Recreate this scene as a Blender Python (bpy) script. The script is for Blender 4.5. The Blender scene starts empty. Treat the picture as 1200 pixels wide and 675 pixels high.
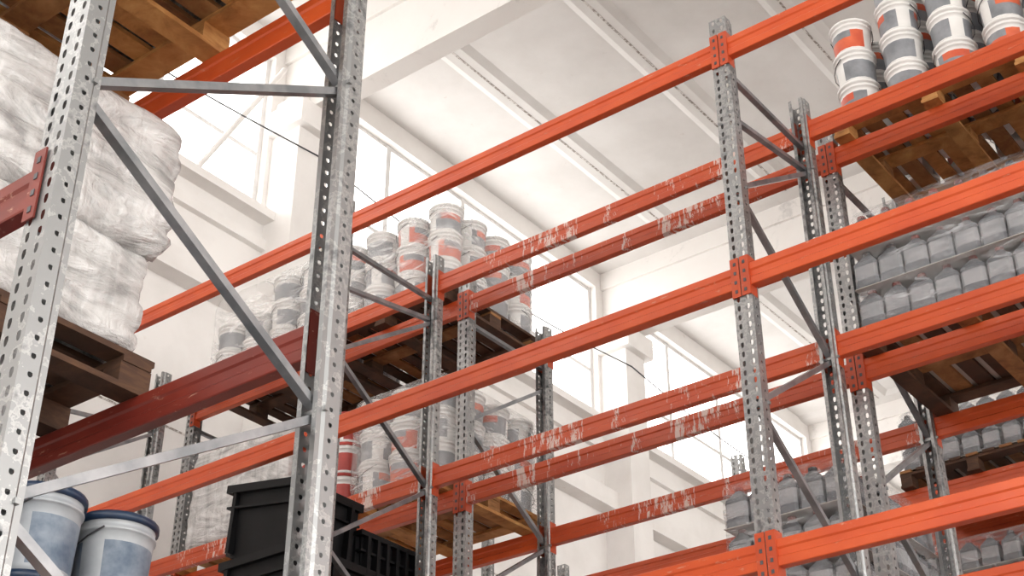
import bpy, math, random
from mathutils import Vector, noise, Matrix
random.seed(7)
S=bpy.context.scene
S.view_settings.view_transform='Standard'
S.view_settings.look='None'
FL=1.6   # camera height above floor
# ------------------------------------------------------------ materials
def newmat(name):
    m=bpy.data.materials.new(name); m.use_nodes=True
    nt=m.node_tree; b=nt.nodes['Principled BSDF']
    return m,nt,b
def N(nt,t,**k):
    n=nt.nodes.new(t)
    for a,v in k.items(): setattr(n,a,v)
    return n
def ramp(nt,fac,stops):
    r=N(nt,'ShaderNodeValToRGB')
    e=r.color_ramp.elements
    e[0].position,e[0].color=stops[0][0],(*stops[0][1],1)
    e[1].position,e[1].color=stops[-1][0],(*stops[-1][1],1)
    for p,c in stops[1:-1]:
        x=e.new(p); x.color=(*c,1)
    nt.links.new(fac,r.inputs[0]); return r
def coords(nt,scale=(1,1,1),kind='Object'):
    tc=N(nt,'ShaderNodeTexCoord'); mp=N(nt,'ShaderNodeMapping')
    mp.inputs['Scale'].default_value=scale
    nt.links.new(tc.outputs[kind],mp.inputs[0]); return mp.outputs[0]
def noisen(nt,vec,scale,detail=4,rough=.55,dist=0):
    n=N(nt,'ShaderNodeTexNoise'); n.inputs['Scale'].default_value=scale
    n.inputs['Detail'].default_value=detail; n.inputs['Roughness'].default_value=rough
    n.inputs['Distortion'].default_value=dist
    nt.links.new(vec,n.inputs['Vector']); return n.outputs['Fac']
def bump(nt,b,h,strength=.2,dist=.01):
    bp=N(nt,'ShaderNodeBump'); bp.inputs['Strength'].default_value=strength; bp.inputs['Distance'].default_value=dist
    nt.links.new(h,bp.inputs['Height']); nt.links.new(bp.outputs[0],b.inputs['Normal'])
def simple(name,c1,c2,scale=6,rough=.5,metal=0,sc=(1,1,1),bs=0.0,lo=.35,hi=.65,kind='Object'):
    m,nt,b=newmat(name)
    f=noisen(nt,coords(nt,sc,kind),scale)
    r=ramp(nt,f,[(lo,c1),(hi,c2)])
    nt.links.new(r.outputs[0],b.inputs['Base Color'])
    b.inputs['Roughness'].default_value=rough; b.inputs['Metallic'].default_value=metal
    if bs: bump(nt,b,f,bs)
    return m
def orange_mat(name,c1,c2,peel=0.0):
    m,nt,b=newmat(name)
    v=coords(nt,(1,.6,1))
    f=noisen(nt,v,5,5)
    r=ramp(nt,f,[(.3,c1),(.7,c2)])
    col=r.outputs[0]
    v2=coords(nt,(3,1.2,5)); f2=noisen(nt,v2,7,8,.7,.4)
    sc=ramp(nt,f2,[(.615,(0,0,0)),(.67,(1,1,1))])
    mx=N(nt,'ShaderNodeMix',data_type='RGBA'); mx.inputs[7].default_value=(.58,.38,.28,1)
    ml=N(nt,'ShaderNodeMath',operation='MULTIPLY'); ml.inputs[1].default_value=.55
    nt.links.new(sc.outputs[0],ml.inputs[0])
    nt.links.new(ml.outputs[0],mx.inputs[0]); nt.links.new(col,mx.inputs[6]); col=mx.outputs[2]
    if peel:
        v3=coords(nt,(4,7,1.3)); f3=noisen(nt,v3,5,9,.74,.6)
        v4=coords(nt,(.3,.9,.3)); f4=noisen(nt,v4,1.9,2)
        ad=N(nt,'ShaderNodeMath',operation='MULTIPLY_ADD'); ad.inputs[1].default_value=1.3; 
        nt.links.new(f4,ad.inputs[0]); nt.links.new(f3,ad.inputs[2])
        mr=N(nt,'ShaderNodeMapRange'); mr.inputs['From Min'].default_value=peel; mr.inputs['From Max'].default_value=peel+.03
        nt.links.new(ad.outputs[0],mr.inputs['Value'])
        ml2=N(nt,'ShaderNodeMath',operation='MULTIPLY'); ml2.inputs[1].default_value=.8; nt.links.new(mr.outputs[0],ml2.inputs[0])
        mx2=N(nt,'ShaderNodeMix',data_type='RGBA'); mx2.inputs[7].default_value=(.70,.63,.58,1)
        nt.links.new(ml2.outputs[0],mx2.inputs[0]); nt.links.new(col,mx2.inputs[6]); col=mx2.outputs[2]
    nt.links.new(col,b.inputs['Base Color'])
    b.inputs['Roughness'].default_value=.40
    b.inputs['Coat Weight'].default_value=.06
    return m
M={}
M['orange']=orange_mat('orange_paint',(.50,.062,.014),(.60,.092,.020))
M['orange_peel']=orange_mat('orange_paint_scraped',(.47,.060,.016),(.56,.086,.021),peel=1.235)
M['orange_br']=orange_mat('orange_bracket_paint',(.41,.050,.013),(.51,.072,.018))
M['shaded']=orange_mat('shaded_orange_paint',(.12,.013,.008),(.19,.022,.011))  # orange paint darkened: shade under the loads put into the beam colour
m,nt,b=newmat('galvanized_steel')
f=noisen(nt,coords(nt),22,5,.6); f2=noisen(nt,coords(nt,(1,1,.25)),4,4)
ad=N(nt,'ShaderNodeMath',operation='ADD'); nt.links.new(f,ad.inputs[0]); nt.links.new(f2,ad.inputs[1])
r=ramp(nt,ad.outputs[0],[(.8,(.19,.196,.20)),(1.0,(.315,.32,.32)),(1.2,(.46,.46,.455))])
nt.links.new(r.outputs[0],b.inputs['Base Color']); b.inputs['Metallic'].default_value=.78; b.inputs['Roughness'].default_value=.37
M['galv']=m
M['brace']=simple('brace_steel',(.21,.22,.23),(.35,.35,.36),9,.4,.8)
def wood(name,a,bb,c):
    m,nt,b=newmat(name)
    f=noisen(nt,coords(nt,(3,3,14)),2.2,7,.65,.5)
    r=ramp(nt,f,[(.3,a),(.5,bb),(.72,c)])
    nt.links.new(r.outputs[0],b.inputs['Base Color']); b.inputs['Roughness'].default_value=.75
    bump(nt,b,f,.25); return m
M['wood']=wood('pallet_wood',(.24,.095,.024),(.46,.21,.06),(.60,.33,.11))
M['wood2']=wood('pallet_wood_aged',(.15,.06,.02),(.28,.125,.04),(.42,.215,.08))
M['wood3']=wood('pallet_wood_dark',(.04,.018,.009),(.07,.03,.014),(.12,.055,.024))  # wood darkened so pallet undersides on the near rack carry their shade
def plaster(name,k):
    m,nt,b=newmat(name)
    v=coords(nt); f=noisen(nt,v,.9,6,.6); f2=noisen(nt,v,9,6,.65)
    r=ramp(nt,f,[(.3,(.72*k,.69*k,.665*k)),(.6,(.84*k,.815*k,.795*k))])
    st=ramp(nt,f2,[(.66,(1,1,1)),(.74,(.90,.87,.85))])
    mx=N(nt,'ShaderNodeMix',data_type='RGBA',blend_type='MULTIPLY'); mx.inputs[0].default_value=1
    nt.links.new(r.outputs[0],mx.inputs[6]); nt.links.new(st.outputs[0],mx.inputs[7])
    nt.links.new(mx.outputs[2],b.inputs['Base Color']); b.inputs['Roughness'].default_value=.85
    bump(nt,b,f2,.12); return m
M['plaster']=plaster('white_painted_concrete',1)
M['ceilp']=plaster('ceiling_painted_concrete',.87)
m,nt,b=newmat('weathered_girder_concrete')
v=coords(nt); f=noisen(nt,v,1.3,8,.7,.3)
r=ramp(nt,f,[(.40,(.82,.795,.77)),(.60,(.80,.77,.745)),(.66,(.66,.64,.62)),(.72,(.55,.53,.52))])
nt.links.new(r.outputs[0],b.inputs['Base Color']); b.inputs['Roughness'].default_value=.85; bump(nt,b,f,.2); M['girder']=m
M['grime']=simple('joint_grime',(.25,.215,.19),(.66,.62,.59),30,.9,lo=.42,hi=.58)
M['frame']=simple('window_frame_paint',(.66,.65,.64),(.78,.77,.76),5,.5)
M['floor']=simple('floor_concrete',(.31,.30,.285),(.40,.39,.375),1.2,.6)
M['white']=simple('pail_white_plastic',(.68,.67,.65),(.78,.77,.75),6,.35)
M['grey']=simple('pail_grey_label',(.17,.18,.195),(.27,.28,.30),9,.4)
M['ored']=simple('pail_orange_label',(.52,.07,.03),(.66,.14,.06),7,.4)
M['dark']=simple('pail_dark_label',(.04,.04,.045),(.08,.08,.09),7,.4)
M['redp']=simple('pail_red_label',(.30,.025,.02),(.42,.05,.035),7,.4)
M['blue']=simple('pail_blue_lid',(.006,.016,.042),(.014,.034,.075),7,.35)
M['bluel']=simple('pail_blue_label',(.07,.105,.16),(.22,.26,.31),12,.4)
M['whiteb']=simple('pail_offwhite_plastic',(.30,.32,.345),(.42,.44,.46),7,.4)
M['wire']=simple('handle_wire',(.05,.05,.055),(.10,.10,.11),7,.4,.6)
M['jug']=simple('jug_grey_plastic',(.085,.09,.10),(.17,.18,.195),6,.35)
M['juglab']=simple('jug_label',(.22,.23,.24),(.34,.34,.35),8,.4)
M['cap']=simple('jug_cap',(.05,.05,.05),(.3,.06,.04),3,.4)
M['blackp']=simple('black_plastic',(.003,.003,.0035),(.006,.006,.007),6,.5)
M['blackp'].node_tree.nodes['Principled BSDF'].inputs['Specular IOR Level'].default_value=.22
M['sheet']=simple('slip_sheet',(.42,.38,.34),(.52,.48,.44),3,.7)
def film(name,lo,hi,col):
    m,nt,b=newmat(name)
    v=coords(nt,(1.0,1.0,4.5)); f=noisen(nt,v,2.2,7,.6,2.6)
    r=ramp(nt,f,[(.40,(lo,)*3),(.58,((lo+hi)*.35,)*3),(.70,(hi,)*3)])
    b.inputs['Base Color'].default_value=(*col,1); b.inputs['Roughness'].default_value=.12
    b.inputs['IOR'].default_value=1.45
    nt.links.new(r.outputs[0],b.inputs['Alpha'])
    bump(nt,b,f,.6,.03); return m
M['film']=film('stretch_film',.16,.72,(.90,.89,.88))
M['filmd']=film('stretch_film_clear',.05,.55,(.74,.75,.77))
m,nt,b=newmat('white_wrapped_film')
v=coords(nt,(.8,.8,2.8)); f=noisen(nt,v,2.6,7,.6,2.4)
vv=coords(nt,(6,6,.8)); f5=noisen(nt,vv,1.8,5,.55,1.0)
ad=N(nt,'ShaderNodeMath',operation='MULTIPLY_ADD'); ad.inputs[1].default_value=.5; nt.links.new(f5,ad.inputs[0]); nt.links.new(f,ad.inputs[2])
r=ramp(nt,ad.outputs[0],[(.56,(.40,.395,.39)),(.74,(.64,.63,.62)),(.92,(.82,.815,.805))])
nt.links.new(r.outputs[0],b.inputs['Base Color']); b.inputs['Roughness'].default_value=.18
b.inputs['Coat Weight'].default_value=.6
bump(nt,b,ad.outputs[0],.85,.06); M['wrapw']=m

# ------------------------------------------------------------ mesh builder
class MB:
    def __init__(s): s.v=[];s.f=[];s.m=[];s.sl=[];s.sm=[]
    def slot(s,mat):
        if mat not in s.sl: s.sl.append(mat)
        return s.sl.index(mat)
    def add(s,vs,fs,mat,smooth=False):
        o=len(s.v); s.v+= [tuple(p) for p in vs]; i=s.slot(mat)
        for f in fs: s.f.append(tuple(o+a for a in f)); s.m.append(i); s.sm.append(smooth)
    def addm(s,tmpl,off,rot=0,scale=1):
        c,sn=math.cos(rot),math.sin(rot); o=len(s.v)
        for x,y,z in tmpl.v: s.v.append((off[0]+scale*(c*x-sn*y),off[1]+scale*(sn*x+c*y),off[2]+scale*z))
        mp=[s.slot(k) for k in tmpl.sl]
        for f,mi,sm in zip(tmpl.f,tmpl.m,tmpl.sm):
            s.f.append(tuple(o+a for a in f)); s.m.append(mp[mi]); s.sm.append(sm)
    def box(s,a,b,mat):
        x0,y0,z0=a;x1,y1,z1=b
        vs=[(x0,y0,z0),(x1,y0,z0),(x1,y1,z0),(x0,y1,z0),(x0,y0,z1),(x1,y0,z1),(x1,y1,z1),(x0,y1,z1)]
        s.add(vs,[(0,3,2,1),(4,5,6,7),(0,1,5,4),(1,2,6,5),(2,3,7,6),(3,0,4,7)],mat)
    def bar(s,p,q,w,h,mat,side=None):
        p=Vector(p);q=Vector(q);d=(q-p).normalized()
        a=Vector(side) if side else Vector((0,0,1))
        a=(a-d*a.dot(d)).normalized(); c=d.cross(a)
        vs=[]
        for e in (p,q):
            for sa,sc in ((-1,-1),(1,-1),(1,1),(-1,1)): vs.append(e+a*sa*w/2+c*sc*h/2)
        s.add(vs,[(0,1,2,3),(7,6,5,4),(0,4,5,1),(1,5,6,2),(2,6,7,3),(3,7,4,0)],mat)
    def tube(s,pts,r,mat,n=5):
        vs=[];fs=[]
        pts=[Vector(p) for p in pts]
        for i,p in enumerate(pts):
            d=(pts[min(i+1,len(pts)-1)]-pts[max(i-1,0)]).normalized()
            a=d.orthogonal().normalized() if i==0 else (pa-d*pa.dot(d)).normalized()
            pa=a; c=d.cross(a)
            for k in range(n):
                t=2*math.pi*k/n; vs.append(p+a*r*math.cos(t)+c*r*math.sin(t))
        for i in range(len(pts)-1):
            for k in range(n):
                fs.append((i*n+k,i*n+(k+1)%n,(i+1)*n+(k+1)%n,(i+1)*n+k))
        s.add(vs,fs,mat,True)
    def mesh(s,name):
        me=bpy.data.meshes.new(name); me.from_pydata(s.v,[],s.f)
        for k in s.sl: me.materials.append(M[k])
        me.polygons.foreach_set('material_index',s.m); me.polygons.foreach_set('use_smooth',s.sm)
        me.update(); return me
    def obj(s,name,loc=(0,0,0),parent=None):
        return mkobj(name,s.mesh(name),loc,parent)
def mkobj(name,me,loc=(0,0,0),parent=None):
    o=bpy.data.objects.new(name,me); S.collection.objects.link(o); o.location=loc
    if parent: o.parent=parent
    return o
def empty(name,loc=(0,0,0)):
    o=bpy.data.objects.new(name,None); S.collection.objects.link(o); o.location=loc; o.empty_display_size=.2; return o

# ------------------------------------------------------------ perforated upright
def hole_cell(mb,P,du,dv,w,h,shape):
    P=Vector(P);du=Vector(du);dv=Vector(dv)
    out=[(0,0),(w/2,0),(w,0),(w,h/2),(w,h),(w/2,h),(0,h),(0,h/2)]
    cx,cy=w/2,h/2
    hw,hh=shape
    ins=[(cx-hw*.62,cy-hh*.8),(cx,cy-hh),(cx+hw*.62,cy-hh*.8),(cx+hw,cy),(cx+hw*.8,cy+hh*.85),(cx,cy+hh),(cx-hw*.8,cy+hh*.85),(cx-hw,cy)]
    vs=[P+du*a+dv*b_ for a,b_ in out+ins]
    mb.add(vs,[(i,(i+1)%8,8+(i+1)%8,8+i) for i in range(8)],'galv')
def upright_mesh(height,name):
    mb=MB(); n=int(height/.05)
    for i in range(n):
        z=i*.05
        hole_cell(mb,(0,-.05,z),(0,1,0),(0,0,1),.05,.05,(.0085,.015))
        hole_cell(mb,(0,0,z),(0,1,0),(0,0,1),.05,.05,(.0085,.015))
        for sy in (-1,1):
            hole_cell(mb,(.012,sy*.05,z),(1,0,0),(0,0,1),.045,.05,(.0075,.0075))
    H=n*.05
    for sy in (-1,1):
        y=sy*.05
        mb.add([(0,y,0),(.012,y,0),(.012,y,H),(0,y,H)],[(0,1,2,3)],'galv')
        pts=[(.057,y),(.066,y*.84),(.085,y*.84),(.085,y*.45)]
        for a,b_ in zip(pts,pts[1:]):
            mb.add([(a[0],a[1],0),(b_[0],b_[1],0),(b_[0],b_[1],H),(a[0],a[1],H)],[(0,1,2,3)],'galv')
    mb.box((-.03,-.08,0),(.11,.08,.008),'galv')
    return mb.mesh(name)
BH=.062
def beam_mesh(L,name,mat):
    mb=MB()
    prof=[(0.003,-BH),(0,-BH+.004),(0,-.022),(.007,-.014),(.007,.016),(0,.024),(0,BH-.004),(.003,BH),(.047,BH),(.05,BH-.004),(.05,.024),(.044,.016),(.044,-.014),(.05,-.022),(.05,-BH+.004),(.047,-BH)]
    n=len(prof)
    vs=[(x,0,z) for x,z in prof]+[(x,L,z) for x,z in prof]
    fs=[(i,i+n,(i+1)%n+n,(i+1)%n) for i in range(n)]
    fs.append(tuple(range(n))); fs.append(tuple(range(2*n-1,n-1,-1)))
    mb.add(vs,fs,mat)
    br='orange_br' if mat!='shaded' else mat
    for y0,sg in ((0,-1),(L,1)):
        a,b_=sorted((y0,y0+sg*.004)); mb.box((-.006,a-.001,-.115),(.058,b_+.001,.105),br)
        a,b_=sorted((y0,y0+sg*.047)); mb.box((-.010,a,-.115),(-.004,b_,.105),br)
        for k in range(4):
            z=-.085+k*.052
            yc=y0+sg*.025
            mb.box((-.0125,yc-.007,z-.009),(-.0095,yc+.007,z+.009),'dark')
    return mb.mesh(name)
UPM=upright_mesh(7.0,'upright_profile')
BAY=2.8; BL=BAY-.1
BM=beam_mesh(BL,'beam_section','orange'); BMP=beam_mesh(BL,'beam_section_scraped','orange_peel'); BMS=beam_mesh(BL,'beam_section_shaded','shaded')

def rack(v0,v1,frames,levels,name,phase_r,peel=None,shaded=(),top=7.0,extra_top=None):
    root=empty(name,(v0,frames[0],0))
    off=Vector((-v0,-frames[0],0))
    k=1
    for fi,u in enumerate(frames):
        o=mkobj('upright_%d'%k,UPM,Vector((v0,u,0))+off,root); k+=1
        o=mkobj('upright_%d'%k,UPM,Vector((v1,u,0))+off,root); o.rotation_euler=(0,0,math.pi); k+=1
        mb=MB()
        a=v0+.06; c=v1-.06; half=.61
        z=phase_r
        while z-2*half>.15: z-=2*half
        nodes=[]
        zz=z-half if z-half>.12 else z
        side=0 if zz<z else 1
        while zz<top-.05:
            nodes.append((side,zz)); zz+=half; side=1-side
        for (s0,z0),(s1,z1) in zip(nodes,nodes[1:]):
            p=(a if s0==0 else c,u,z0+(.02)); q=(a if s1==0 else c,u,z1-(.02))
            mb.bar(p,q,.032,.026,'brace',side=(0,1,0))
        if extra_top:
            for zl,zr in extra_top: mb.bar((a,u,zl),(c,u,zr),.03,.026,'brace',side=(0,1,0))
        mb.bar((a,u,.15),(c,u,.15),.03,.026,'brace',side=(0,1,0))
        for s_,z_ in nodes:
            xx=a if s_==0 else c
            mb.bar((xx,u-.058,z_),(xx,u+.058,z_),.014,.014,'galv')
        mb.obj('braces_%d'%(fi+1),off,root)
    bi=1
    for fi,(u0,u1) in enumerate(zip(frames,frames[1:])):
        for li,z in enumerate(levels):
            for side in (0,1):
                me=BMP if (peel and (fi,li,side) in peel) else (BMS if (fi,li) in shaded else BM)
                if side==0: o=mkobj('beam_%d'%bi,me,Vector((v0,u0+.05,z))+off,root)
                else:
                    o=mkobj('beam_%d'%bi,me,Vector((v1,u0+.05+BL,z))+off,root); o.rotation_euler=(0,0,math.pi)
                bi+=1
    return root
U0=2.84
fr=[U0-2*BAY,U0-BAY,U0,U0+BAY,U0+2*BAY]
L1=[1.0,2.31,3.79,5.19,6.6]
L2=[1.06,2.49,3.92,5.35,6.78]
rack(1.705,2.775,[U0,U0+BAY,U0+2*BAY],L1,'pallet_rack',1.92+FL,shaded={(0,2),(1,2)})
rack(5.5,6.47,fr,L2,'pallet_rack',4.9+FL,extra_top=[(6.66,6.66),(6.36,6.5)],peel={(2,3,1),(2,4,1),(3,3,1)})
rack(6.75,7.72,fr,L2,'pallet_rack',4.9+FL,extra_top=[(6.66,6.66)],peel={(2,3,0),(2,4,0),(2,3,1)})
L4=[.8,2.3,3.6,4.8,6.2]
rack(10.5,11.47,fr,L4,'pallet_rack',4.9+FL)
rack(11.75,12.72,fr,L4,'pallet_rack',4.9+FL)

# ------------------------------------------------------------ pallets
def pallet(cx,u0,w,d,z,dark=False,name='wooden_pallet'):
    mb=MB()
    rnd=random.Random(int(cx*100)*7+int(u0*100)*13+int(z*100))
    x0,x1=-d/2,d/2
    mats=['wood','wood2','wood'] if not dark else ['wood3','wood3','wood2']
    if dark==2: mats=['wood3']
    for yc in (.05,w/2,w-.05):
        mb.box((x0,yc-.05,0),(x1,yc+.05,.022),rnd.choice(mats))
        for xc in (x0+.07,0,x1-.07):
            mb.box((xc-.065,yc-.045,.022),(xc+.065,yc+.045,.1),rnd.choice(mats))
    for xc in (x0+.07,0,x1-.07):
        mb.box((xc-.06,0,.1),(xc+.06,w,.122),rnd.choice(mats))
    n=int(w/.125); st=(w-.1)/(n-1)
    for i in range(n):
        y=i*st; mb.box((x0,y,.122),(x1,y+.1-rnd.random()*.01,.144),rnd.choice(mats))
    return mb.obj(name,(cx,u0,z))
def lathe(mb,prof,mats,n=18):
    vs=[]
    for r,z in prof:
        for k in range(n):
            t=2*math.pi*k/n; vs.append((r*math.cos(t),r*math.sin(t),z))
    base=len(mb.v); mb.v+=vs
    for i in range(len(prof)-1):
        for k in range(n):
            mt=mats[i](k/n) if callable(mats[i]) else mats[i]
            mb.f.append((base+i*n+k,base+i*n+(k+1)%n,base+(i+1)*n+(k+1)%n,base+(i+1)*n+k)); mb.m.append(mb.slot(mt)); mb.sm.append(True)
    for i,rev in ((0,True),(len(prof)-1,False)):
        ids=[base+i*n+k for k in range(n)]
        if rev: ids=ids[::-1]
        mb.f.append(tuple(ids)); mb.m.append(mb.slot(mats[0] if rev else mats[-1])); mb.sm.append(False)
def pail(R,H,lid,body,lab1,lab2,seg=18):
    mb=MB()
    def a(t): return lab1 if (t%.5)<.36 else body
    def b_(t): return lab2 if .04<(t%.5)<.24 else (lab1 if (t%.5)<.36 else body)
    r=R
    prof=[(r*.84,0),(r*.85,H*.10),(r*.865,H*.28),(r*.88,H*.45),(r*.90,H*.66),(r*.91,H*.78),(r*.96,H*.785),(r*.96,H*.82),(r*.92,H*.825),(r*.925,H*.90),(r*1.0,H*.905),(r*1.0,H*.975),(r*.96,H),(r*.88,H),(r*.87,H*.975),(.01,H*.975)]
    mats=[body,a,a,b_,body,body,body,body,body,lid,lid,lid,lid,lid,lid]
    lathe(mb,prof,mats,seg)
    pts=[]
    for i in range(9):
        t=math.pi*i/8
        pts.append((R*.985*math.cos(t),-R*.99*math.sin(t)-.004,H*.80-R*.55*math.sin(t)))
    mb.tube(pts,.003,'wire',4)
    return mb
PA=pail(.132,.235,'white','white','grey','ored')
PB=pail(.132,.235,'white','white','grey','grey')
PC=pail(.132,.235,'white','white','ored','grey')
PR=pail(.132,.235,'redp','white','redp','redp')
PBL=pail(.128,.27,'blue','whiteb','bluel','bluel',seg=28)
def jug():
    mb=MB()
    def ring(w,d,z,c=.25):
        w/=2;d/=2;cw=min(w,d)*c
        return [(-w+cw,-d,z),(w-cw,-d,z),(w,-d+cw,z),(w,d-cw,z),(w-cw,d,z),(-w+cw,d,z),(-w,d-cw,z),(-w,-d+cw,z)]
    rs=[ring(.12,.135,0),ring(.125,.14,.01),ring(.125,.14,.05),ring(.12,.135,.055),ring(.12,.135,.14),ring(.125,.14,.145),ring(.12,.135,.165),ring(.05,.055,.215,.5),ring(.04,.04,.222,.5),ring(.045,.045,.223,.5),ring(.045,.045,.242,.5)]
    mm=['jug','jug','jug','juglab','jug','jug','jug','jug','cap','cap']
    for i in range(len(rs)-1):
        mb.add(rs[i]+rs[i+1],[(k,(k+1)%8,8+(k+1)%8,8+k) for k in range(8)],mm[i],i==6)
    mb.add(rs[-1],[tuple(range(8))],'cap'); mb.add(rs[0],[tuple(range(7,-1,-1))],'jug')
    return mb
JG=jug()
def shell(mb,x0,x1,y0,y1,z0,z1,mat,amp=.02,seed=0,tiers=1,bulge=.0,res=.07,top=True,round_=.05,layers=0,lb=.01,fine=1.0,bottom=False):
    nx=max(3,int((x1-x0)/res)); ny=max(3,int((y1-y0)/res)); nz=max(3,int((z1-z0)/res))
    per=[(x0+(x1-x0)*i/nx,y0) for i in range(nx)]+[(x1,y0+(y1-y0)*i/ny) for i in range(ny)]+[(x1-(x1-x0)*i/nx,y1) for i in range(nx)]+[(x0,y1-(y1-y0)*i/ny) for i in range(ny)]
    cx,cy=(x0+x1)/2,(y0+y1)/2; n=len(per)
    vs=[];fs=[]
    def disp(x,y,z):
        p=Vector((x*5+seed*3.1,y*5,z*9)); a=noise.noise(p)*.5+fine*noise.noise(p*2.3)*.5
        a+= .8*fine*(.5-abs(noise.noise(Vector((x*3+seed+z*3,y*3-z*2,z*10)))))
        a+= .5*fine*(.5-abs(noise.noise(Vector((x*7+seed-z*2,y*7+z*2,z*16)))))
        t=(z-z0)/(z1-z0)
        bl=bulge*(min(1,abs(math.sin(math.pi*t*tiers))*2.2)**.7) - bulge
        if layers: bl+= -lb*(1-min(1,abs(math.sin(math.pi*t*layers))*1.8))*(.5+.8*abs(noise.noise(Vector((x*2,y*2,round(t*layers)*3.3+seed)))))*1.5 + lb*1.2*noise.noise(Vector((int(t*layers)*5.7,seed,(1 if abs(x-x0)<.01 or abs(x-x1)<.01 else 0))))
        e=min(t,1-t)*(z1-z0)
        rr=-round_*max(0,1-e/round_)**2
        return a*amp+bl+rr
    for j in range(nz+1):
        z=z0+(z1-z0)*j/nz
        for x,y in per:
            d=Vector((x-cx,y-cy)); hx=(x1-x0)/2;hy=(y1-y0)/2
            cxn,cyn=abs(d.x)/hx,abs(d.y)/hy
            cs=1-.02*(min(cxn,cyn)**8)*2
            k=disp(x,y,z)
            vs.append((cx+d.x*cs+ (k*(1 if d.x>0 else -1) if cxn>.99 else 0), cy+d.y*cs+(k*(1 if d.y>0 else -1) if cyn>.99 else 0), z+ .3*amp*noise.noise(Vector((x*5,y*5,z*5+seed)))))
    for j in range(nz):
        for i in range(n): fs.append((j*n+i,j*n+(i+1)%n,(j+1)*n+(i+1)%n,(j+1)*n+i))
    if bottom: fs.append(tuple(range(n-1,-1,-1)))
    if top:
        vs.append((cx,cy,z1+.01)); c=len(vs)-1
        b0=len(vs)
        for i in range(n):
            p=vs[nz*n+i]; vs.append((cx+(p[0]-cx)*.5,cy+(p[1]-cy)*.5,z1+.01+.02*noise.noise(Vector((p[0]*3,p[1]*3,seed)))))
        for i in range(n):
            fs.append((nz*n+i,nz*n+(i+1)%n,b0+(i+1)%n,b0+i)); fs.append((b0+i,b0+(i+1)%n,c))
    mb.add(vs,fs,mat,True)
def pail_load(cx,u0,w,d,z,layers,tm,R=.133,H=.235,name='stacked_paint_pails',wrap='film',missing=lambda i,j,k:False,seed=1):
    mb=MB(); rnd=random.Random(seed)
    nu=int(w/(2*R+.004)); nv=int(d/(2*R+.004))
    su=(w-2*R)/(nu-1) if nu>1 else 0; sv=(d-2*R)/(nv-1) if nv>1 else 0
    for k in range(layers):
        for i in range(nu):
            for j in range(nv):
                if missing(i,j,k): continue
                t=tm if not isinstance(tm,(list,tuple)) else rnd.choice(tm)
                mb.addm(t,(-d/2+R+j*sv,R+i*su,k*(H+.002)+.001),rot=rnd.choice([math.pi,math.pi*.5])+rnd.uniform(-.6,.9))
    if wrap: shell(mb,-d/2-.008,d/2+.008,-.008,w+.008,0.004,layers*(H+.002)+.01,wrap,.010,seed,1,.0,round_=.01,fine=.4)
    return mb.obj(name,(cx,u0,z))
def jug_load(cx,u0,w,d,z,layers,name='shrink_wrapped_jugs',wrap='filmd',seed=1):
    mb=MB(); nu=int(w/.146); nv=int(d/.131); H=.247
    su=w/nu; sv=d/nv
    for k in range(layers):
        for i in range(nu):
            for j in range(nv):
                if 0<i<nu-1 and 0<j<nv-1 and k<layers-1: continue
                mb.addm(JG,(-d/2+sv*(j+.5),su*(i+.5),k*H+.004))
        mb.box((-d/2,0,k*H),(d/2,w,k*H+.004),'sheet')
    shell(mb,-d/2-.012,d/2+.012,-.012,w+.012,0.002,layers*H+.01,wrap,.012,seed,layers,.006,round_=.02,fine=.4)
    return mb.obj(name,(cx,u0,z))
def sack_load(cx,u0,w,d,z,h,tiers=2,name='shrink_wrapped_cartons',seed=1,amp=.018,bulge=.010,layers=5):
    mb=MB()
    if tiers==2:
        hl=h*.42
        shell(mb,-d/2+.05,d/2-.05,.04,w-.04,0.0,hl+.01,'wrapw',amp,seed,1,bulge,res=.02,round_=.04,layers=4,lb=.012,fine=.9)
        shell(mb,-d/2,d/2,0,w,hl,h,'wrapw',amp,seed+.37,1,bulge,res=.02,round_=.04,layers=5,lb=.012,fine=.9,bottom=True)
    else:
        shell(mb,-d/2,d/2,0,w,0.0,h,'wrapw',amp,seed,1,bulge,res=.03,round_=.04,layers=layers,lb=.011,fine=.8)
    return mb.obj(name,(cx,u0,z))
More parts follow.
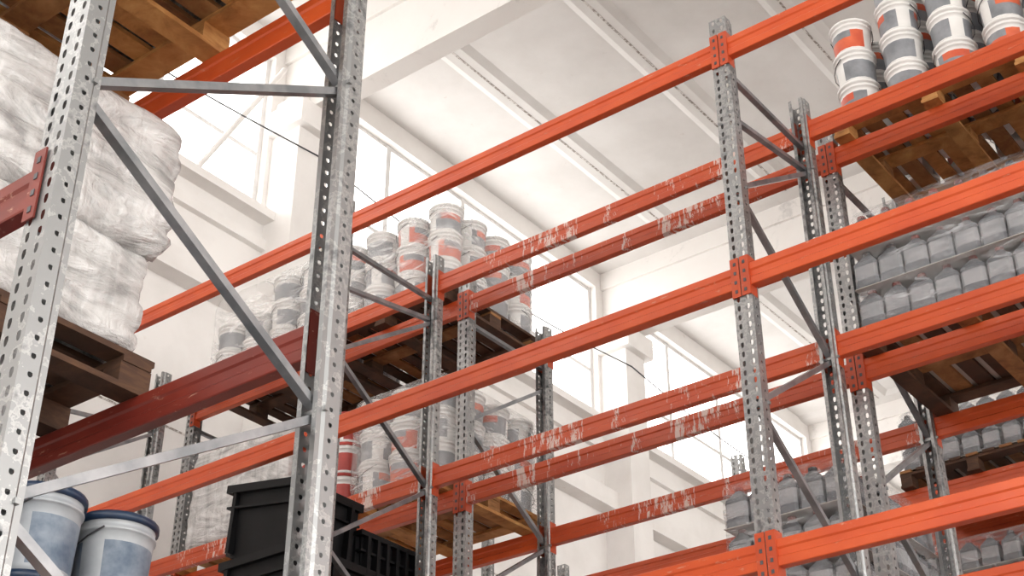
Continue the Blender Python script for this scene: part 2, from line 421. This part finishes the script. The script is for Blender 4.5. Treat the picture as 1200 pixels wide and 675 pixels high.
def moulded_bins(cx,u0,w,d,z,name='black_plastic_bins'):
    mb=MB()
    def one(z0,h,x0,x1,y0,y1,ribs_y,ribs_x,rim=.05):
        b=.035
        vs=[(x0+b,y0+b,z0),(x1-b,y0+b,z0),(x1-b,y1-b,z0),(x0+b,y1-b,z0),(x0+.012,y0+.012,z0+h),(x1-.012,y0+.012,z0+h),(x1-.012,y1-.012,z0+h),(x0+.012,y1-.012,z0+h)]
        mb.add(vs,[(0,3,2,1),(0,1,5,4),(1,2,6,5),(2,3,7,6),(3,0,4,7)],'blackp')
        for zz,tt,e in ((h-rim,rim,.02),(h-rim-.10,.014,.01)):
            for a,c in (((x0-e,y0-e),(x1+e,y0+.014)),((x0-e,y1-.014),(x1+e,y1+e)),((x0-e,y0+.014),(x0+.014,y1-.014)),((x1-.014,y0+.014),(x1+e,y1-.014))):
                mb.box((*a,z0+zz),(*c,z0+zz+tt),'blackp')
        for y in ribs_y:
            for sx in (-1,1):
                X=x0 if sx<0 else x1
                xa=X+(.03 if sx<0 else -.03); xb=X+sx*.012
                mb.box((min(xa,xb),y-.014,z0+.02),(max(xa,xb),y+.014,z0+h-.03),'blackp')
        for x in ribs_x:
            for yy,yb in ((y0-.022,y0+.03),(y1-.03,y1+.022)):
                mb.box((x-.013,yy,z0+.02),(x+.013,yb,z0+h-.03),'blackp')
    x0,x1=-d/2,d/2
    one(0,.55,x0,x1,0,w,[.04,w-.04],[x0+.06,x0+.3,0.12,.25,.36,x1-.05])
    s0=len(mb.v)
    one(.50,.45,x0,x0+.52,0.02,w,[.05,w-.05],[x0+.06,x0+.45],rim=.05)
    t=.16; zb=.5
    for q in range(s0,len(mb.v)):
        x,y,zz=mb.v[q]; dz=zz-zb
        mb.v[q]=(x,y*math.cos(t)-dz*math.sin(t)*.4+.03,zb+y*math.sin(t)+dz*math.cos(t))
    one(.50,.28,x0+.53,x1,0.0,w,[.05,w-.05],[x0+.58+.085*i for i in range(6)],rim=.03)
    return mb.obj(name,(cx,u0,z))

PH=.144
c1,c2,c3,c4,c5=2.215,5.985,7.235,10.985,12.235
D=1.12
def top(lv): return lv+BH
# --- R1
zt=top(3.79)
pallet(c1,3.70,.97,D,zt,2);   sack_load(c1,3.68,.98,D+.0,zt+PH,.98,2,seed=3)
pallet(c1,4.72,.86,D,zt,2);  sack_load(c1,4.73,.84,D-.02,zt+PH,.97,2,seed=5)
zt=top(5.19)
pallet(c1,2.92,1.28,D,zt); sack_load(c1,2.96,1.2,D-.02,zt+PH,.9,2,seed=8)
pallet(c1,4.28,1.2,D,zt); sack_load(c1,4.29,1.18,D-.02,zt+PH,.9,2,seed=9)
zt=top(2.31)
pallet(c1,3.42,1.1,D,zt,True); pail_load(c1,3.44,1.06,1.08,zt+PH,3,PBL,R=.130,H=.265,wrap=None,name='stacked_blue_pails',seed=4)
pallet(c1,4.58,1.0,D,zt,True); pail_load(c1,4.59,.98,1.08,zt+PH,3,PBL,R=.130,H=.265,wrap=None,name='stacked_blue_pails',seed=6)
# --- R3 top level
zt=top(6.78)
pallet(c3,1.55,1.2,D,zt); pail_load(c3,1.56,1.18,1.1,zt+PH,5,[PA,PB,PB,PC],missing=lambda i,j,k:(k>=3 and i>=3) or (k>=4 and i>=2),seed=11,wrap=None)
pallet(c3,.20,1.2,D,zt); pail_load(c3,.21,1.18,1.1,zt+PH,5,[PA,PB,PC],seed=12)
pallet(c3,5.74,1.25,D,zt,True); pail_load(c3,5.75,1.2,1.1,zt+PH,3,[PA,PB,PA,PC],seed=13)
pallet(c3,7.05,1.2,D,zt,True); pail_load(c3,7.06,1.18,1.1,zt+PH,3,[PB,PB,PA],missing=lambda i,j,k:k==2 and i>1,seed=14)
# --- R3 level 5.35
zt=top(5.35)
pallet(c3,1.58,1.19,D,zt,True); jug_load(c3,1.59,1.17,1.1,zt+PH,3,seed=21)
pallet(c3,.20,1.2,D,zt); jug_load(c3,.21,1.18,1.1,zt+PH,3,seed=22)
pallet(c3,5.74,1.46,D,zt); pail_load(c3,5.75,.84,1.1,zt+PH,3,[PA,PB,PC],seed=23)
pail_load(c3,6.63,.55,1.08,zt+PH,3,PR,seed=25,wrap=None,name='stacked_red_pails')
pallet(c3,7.22,1.1,D,zt); sack_load(c3,7.24,1.06,1.08,zt+PH,.8,1,seed=24,amp=.012,bulge=.01,layers=5)
# --- R3 / R2 level 3.92
zt=top(3.92)
pallet(c3,2.93,.80,D,zt); jug_load(c3,2.94,.76,1.1,zt+PH,3,seed=31)
pallet(c2,5.74,.68,D,zt,True); moulded_bins(c2,5.77,.6,1.04,zt+PH)
# --- R4
zt=top(6.2)
pallet(c4,2.95,1.2,D,zt,True); jug_load(c4,2.97,1.16,1.08,zt+PH,2,seed=41)
pallet(c4,1.5,1.2,D,zt,True); jug_load(c4,1.52,1.16,1.08,zt+PH,2,seed=42)
zt=top(4.8)
for u in (.2,1.5,2.95,4.3): 
    pallet(c4,u,1.2,D,zt); jug_load(c4,u+.02,1.16,1.08,zt+PH,3,seed=int(u*10))

# ------------------------------------------------------------ building shell
UW=9.5; CZ=12.2; X0,X1=-9.6,26.4; Y0=-14
WB,WT=8.27+FL,10.31+FL
cols=[2.42-6*2+0,2.42-6,2.42,8.42,14.42,20.42,26.42]
mb=MB()
mb.box((X0,UW,0),(X1+.3,UW+.3,WB),'plaster')
mb.box((X0,UW,WT),(X1+.3,UW+.3,CZ+.3),'plaster')
for c in cols: mb.box((c-.28,UW,WB),(c+.28,UW+.3,WT),'plaster')
mb.box((X0,UW-.16,WB-.10),(X1,UW,WB-.002),'plaster')
mb.box((X0,UW-.07,WB-.42),(X1,UW,WB-.30),'plaster')
mb.box((X0,UW-.20,8.62),(X1,UW,8.86),'plaster')
for z in (7.2,5.4,3.6,1.8): mb.box((X0,UW-.004,z),(X1,UW,z+.02),'grime')
for c in cols[:-1]:
    mb.box((c-.22,UW-.40,0),(c+.22,UW,CZ-.9),'plaster')
    mb.box((c-.30,UW-.50,CZ-1.35),(c+.30,UW-.001,CZ-1.06),'plaster')
mb.obj('wall_north')
mb=MB(); mb.box((X1,Y0,0),(X1+.3,UW,CZ+.3),'plaster')
for z in (3,6,9): mb.box((X1-.004,Y0,z),(X1,UW,z+.02),'grime')
mb.obj('wall_east')
wi=1
for a,b_ in zip(cols,cols[1:]):
    xa,xb=a+.28,b_-.28
    mb=MB(); y0,y1=UW+.10,UW+.17; t=.05
    mb.box((xa,y0,WB),(xb,y1,WB+t),'frame'); mb.box((xa,y0,WT-t),(xb,y1,WT),'frame')
    n=4; tz=WB+(WT-WB)*.38
    for i in range(n+1):
        x=xa+(xb-xa)*i/n
        w=.035 if 0<i<n else .05
        mb.box((max(xa,x-w),y0-.01,WB),(min(xb,x+w),y1+.01,WT),'frame')
    mb.box((xa,y0,tz-.025),(xb,y1,tz+.025),'frame')
    mb.obj('window_%d'%wi); wi+=1
mb=MB()
mb.box((X0,Y0,CZ),(X1+.3,UW+.3,CZ+.3),'ceilp')
P=1.62; RD=.045
ys=[]; y=8.13
while y>Y0: ys.append(y); y-=P
for a,b_ in zip(cols,cols[1:]):
    xa,xb=max(a+.13,X0),b_-.13
    ra,rb=xa+.255,xb-.255
    for y in ys:
        for s_ in (-1,1):
            e0=y+s_*.012; e1=y+s_*.11; e2=y+s_*.20
            vs=[(ra,e0,CZ-RD),(rb,e0,CZ-RD),(rb,e1,CZ-RD),(ra,e1,CZ-RD),(ra,e2,CZ),(rb,e2,CZ),(ra,e0,CZ),(rb,e0,CZ)]
            mb.add(vs,[(0,1,2,3),(3,2,5,4),(0,6,7,1)],'ceilp')
        mb.box((ra,y-.012,CZ-RD-.003),(rb,y+.012,CZ-.004),'grime')
    for xe,s_ in ((xa,1),(xb,-1)):
        vs=[(xe,Y0,CZ-RD),(xe+s_*.25,Y0,CZ-RD),(xe+s_*.36,Y0,CZ),(xe,UW,CZ-RD),(xe+s_*.25,UW,CZ-RD),(xe+s_*.36,UW,CZ)]
        mb.add(vs,[(0,1,4,3),(1,2,5,4)],'ceilp')
mb.obj('ceiling')
gi=1
for c in cols[:-1]:
    mb=MB()
    z0=CZ-1.06
    mb.box((c-.12,Y0,z0),(c+.12,UW-.001,CZ-.301),'girder')
    mb.box((c-.16,Y0,CZ-.30),(c+.16,UW-.001,CZ-.002),'girder')
    mb.obj('roof_girder_%d'%gi); gi+=1  # these are the roof girders at the column lines
mb=MB(); mb.box((-70,-90,-.2),(90,UW+.3,0),'floor'); mb.obj('floor')  # extended far past the hall to block sky light from below the horizon
mb=MB()
pts=[]
for i in range(40):
    t=i/39; x=2.65+17.5*t; pts.append((x,UW-.41,WB+.75-.22*math.sin(math.pi*((t*3)%1))))
mb.tube(pts,.008,'wire',4); mb.obj('overhead_cable')
mb=MB(); mb.tube([(7.2,UW-.12,WB+.0),(8.05,UW-.25,WT-.35)],.03,'plaster',8); mb.obj('window_opener_rod')

# ------------------------------------------------------------ light
w=bpy.data.worlds.new('overcast_sky'); S.world=w; w.use_nodes=True
nt=w.node_tree; bg=nt.nodes['Background']
bg.inputs[0].default_value=(1,.972,.938,1); bg.inputs[1].default_value=4.6
# ------------------------------------------------------------ camera
cd=bpy.data.cameras.new('camera'); cam=bpy.data.objects.new('camera',cd); S.collection.objects.link(cam)
th=math.atan(.605); cd.sensor_width=36; cd.lens=1718/1200*36
cam.location=(0,0,FL)
d=Vector((.7912*math.cos(th),.6115*math.cos(th),math.sin(th)))
cam.rotation_euler=d.to_track_quat('-Z','Y').to_euler()
cd.clip_end=200
S.camera=cam
